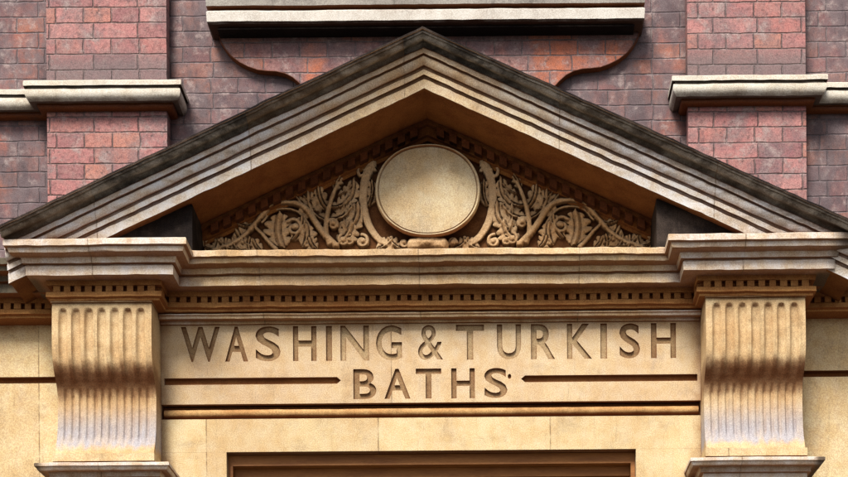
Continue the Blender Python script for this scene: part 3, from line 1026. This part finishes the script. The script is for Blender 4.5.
# bead moulding sunk between the panel and the lintel
zq = Z(417.5, 0)
q = MB()
q.box(px0, px1, .045, .09, zq, zp0)
q.build('sunk_joint', M['groove'], house, smooth=0)
q = MB()
zc_b = (zq + zp0) / 2 - .004; nb_ = 10
bead = [(.0 - .046, zc_b + .022)] + [(-.030 + .024 * math.sin(math.pi * k / nb_), zc_b + .022 * math.cos(math.pi * k / nb_)) for k in range(nb_ + 1)] + [(-.046, zc_b - .022)]
sweep_plan(q, bead, [(px0 + .01, 0), (px1 - .01, 0)], None, .03)
q.build('bead_moulding', M['bead'], house, jitter=.003)

# ---- door surround: lintel and jambs, then the timber frame
ox0, ox1, oz = P(226.5, 460, 0)[0], P(636, 460, 0)[0], Z(450.5, 0)
q = MB()
q.box(px0, px1, 0.0, .30, oz, zq)
q.box(px0, ox0, 0.0, .30, 0.0, oz - .0005)
q.box(ox1, px1, 0.0, .30, 0.0, oz - .0005)
sur = q.build('door_surround', M['cream'], house, smooth=0)
q = MB()
q.box(ox0 + .001, ox1 - .001, .05, .19, oz - .055, oz - .002)
q.box(ox0 + .001, ox0 + .022, .05, .19, 0, oz - .0555)
q.box(ox1 - .022, ox1 - .001, .05, .19, 0, oz - .0555)
q.build('architrave', M['wood'], sur, smooth=0, jitter=.002)
q = MB()
q.box(ox0 + .023, ox1 - .023, .10, .20, oz - .105, oz - .056)
q.box(ox0 + .023, ox0 + .06, .13, .20, 0, oz - .1055)
q.box(ox1 - .06, ox1 - .023, .13, .20, 0, oz - .1055)
q.build('door_frame', M['wood'], sur, smooth=0, jitter=.002)
q = MB()
xm = (ox0 + ox1) / 2
for xa, xb in ((ox0 + .062, xm - .003), (xm + .003, ox1 - .062)):
    q.box(xa, xb, .17, .21, .02, oz - .107)
    for za, zb2 in ((.25, 1.0), (1.15, 2.2), (2.35, oz - .3)):
        q.box(xa + .10, xb - .10, .155, .1695, za, zb2)
dl = q.build('door', M['wooddark'], sur, smooth=0)
# ---- rusticated stone wall to either side, one deep joint
zj1, zj0 = Z(377, .08, 20), Z(383.5, .08, 20)
for xa, xb in ((-5.0, -CO + .01), (CO + .0, 5.0)):
    q = MB()
    q.box(xa, xb, .08, .40, zj1, ZT - .02)
    q.box(xa, xb, .08, .40, 0.0, zj0)
    sw = q.build('stone_wall', M['cream'], house, smooth=0)
    q = MB(); q.box(xa, xb, .115, .39, zj0 + .0005, zj1 - .0005)
    q.build('sunk_joint', M['groove'], sw, smooth=0)
# backing behind the centre
q = MB(); q.box(-1.9, 1.9, .31, .55, ZT - .9, ZT - .31)
q.build('backing_wall', M['brick'], house, smooth=0)

# ------------------------------------------------------------------ light
SUN_EL, SUN_AZ = R(49), (-.38, -1.0)
az = math.atan2(SUN_AZ[0], SUN_AZ[1])
w = bpy.data.worlds.new('World'); scene.world = w; w.use_nodes = True
nt = w.node_tree; nt.nodes.clear()
sky = nt.nodes.new('ShaderNodeTexSky'); sky.sky_type = 'NISHITA'; sky.sun_disc = False
sky.sun_elevation = SUN_EL; sky.sun_rotation = az
sky.air_density = 1.0; sky.dust_density = 4.0; sky.ozone_density = 1.0
hs = nt.nodes.new('ShaderNodeHueSaturation'); hs.inputs['Saturation'].default_value = .45
bg = nt.nodes.new('ShaderNodeBackground'); bg.inputs[1].default_value = .12
ow = nt.nodes.new('ShaderNodeOutputWorld')
nt.links.new(sky.outputs[0], hs.inputs['Color']); nt.links.new(hs.outputs[0], bg.inputs[0]); nt.links.new(bg.outputs[0], ow.inputs[0])
sl = bpy.data.lights.new('sun', 'SUN'); sl.energy = 5.0; sl.angle = R(20); sl.color = (1.0, .93, .82)
so = bpy.data.objects.new('sun', sl); col.objects.link(so)
L = math.hypot(*SUN_AZ)
tos = Vector((SUN_AZ[0] / L * math.cos(SUN_EL), SUN_AZ[1] / L * math.cos(SUN_EL), math.sin(SUN_EL)))
so.rotation_euler = (-tos).to_track_quat('-Z', 'Y').to_euler(); so.location = tos * 20

# ------------------------------------------------------------------ camera
cam = bpy.data.cameras.new('camera'); co = bpy.data.objects.new('camera', cam); col.objects.link(co)
cam.sensor_width = 36; cam.lens = 36 * D * PXM / 848
cam.shift_x = (424 - UP) / 848.0
cam.shift_y = (VP - 238.5) / 848.0
co.location = (XC, -D, ZC)
co.rotation_euler = (R(90), 0, 0)
co.rotation_euler.rotate_axis('Z', -ROLL)
cam.clip_start = .05; cam.clip_end = 1000
scene.camera = co
scene.view_settings.view_transform = 'Standard'
scene.view_settings.look = 'None'
scene.view_settings.exposure = 0
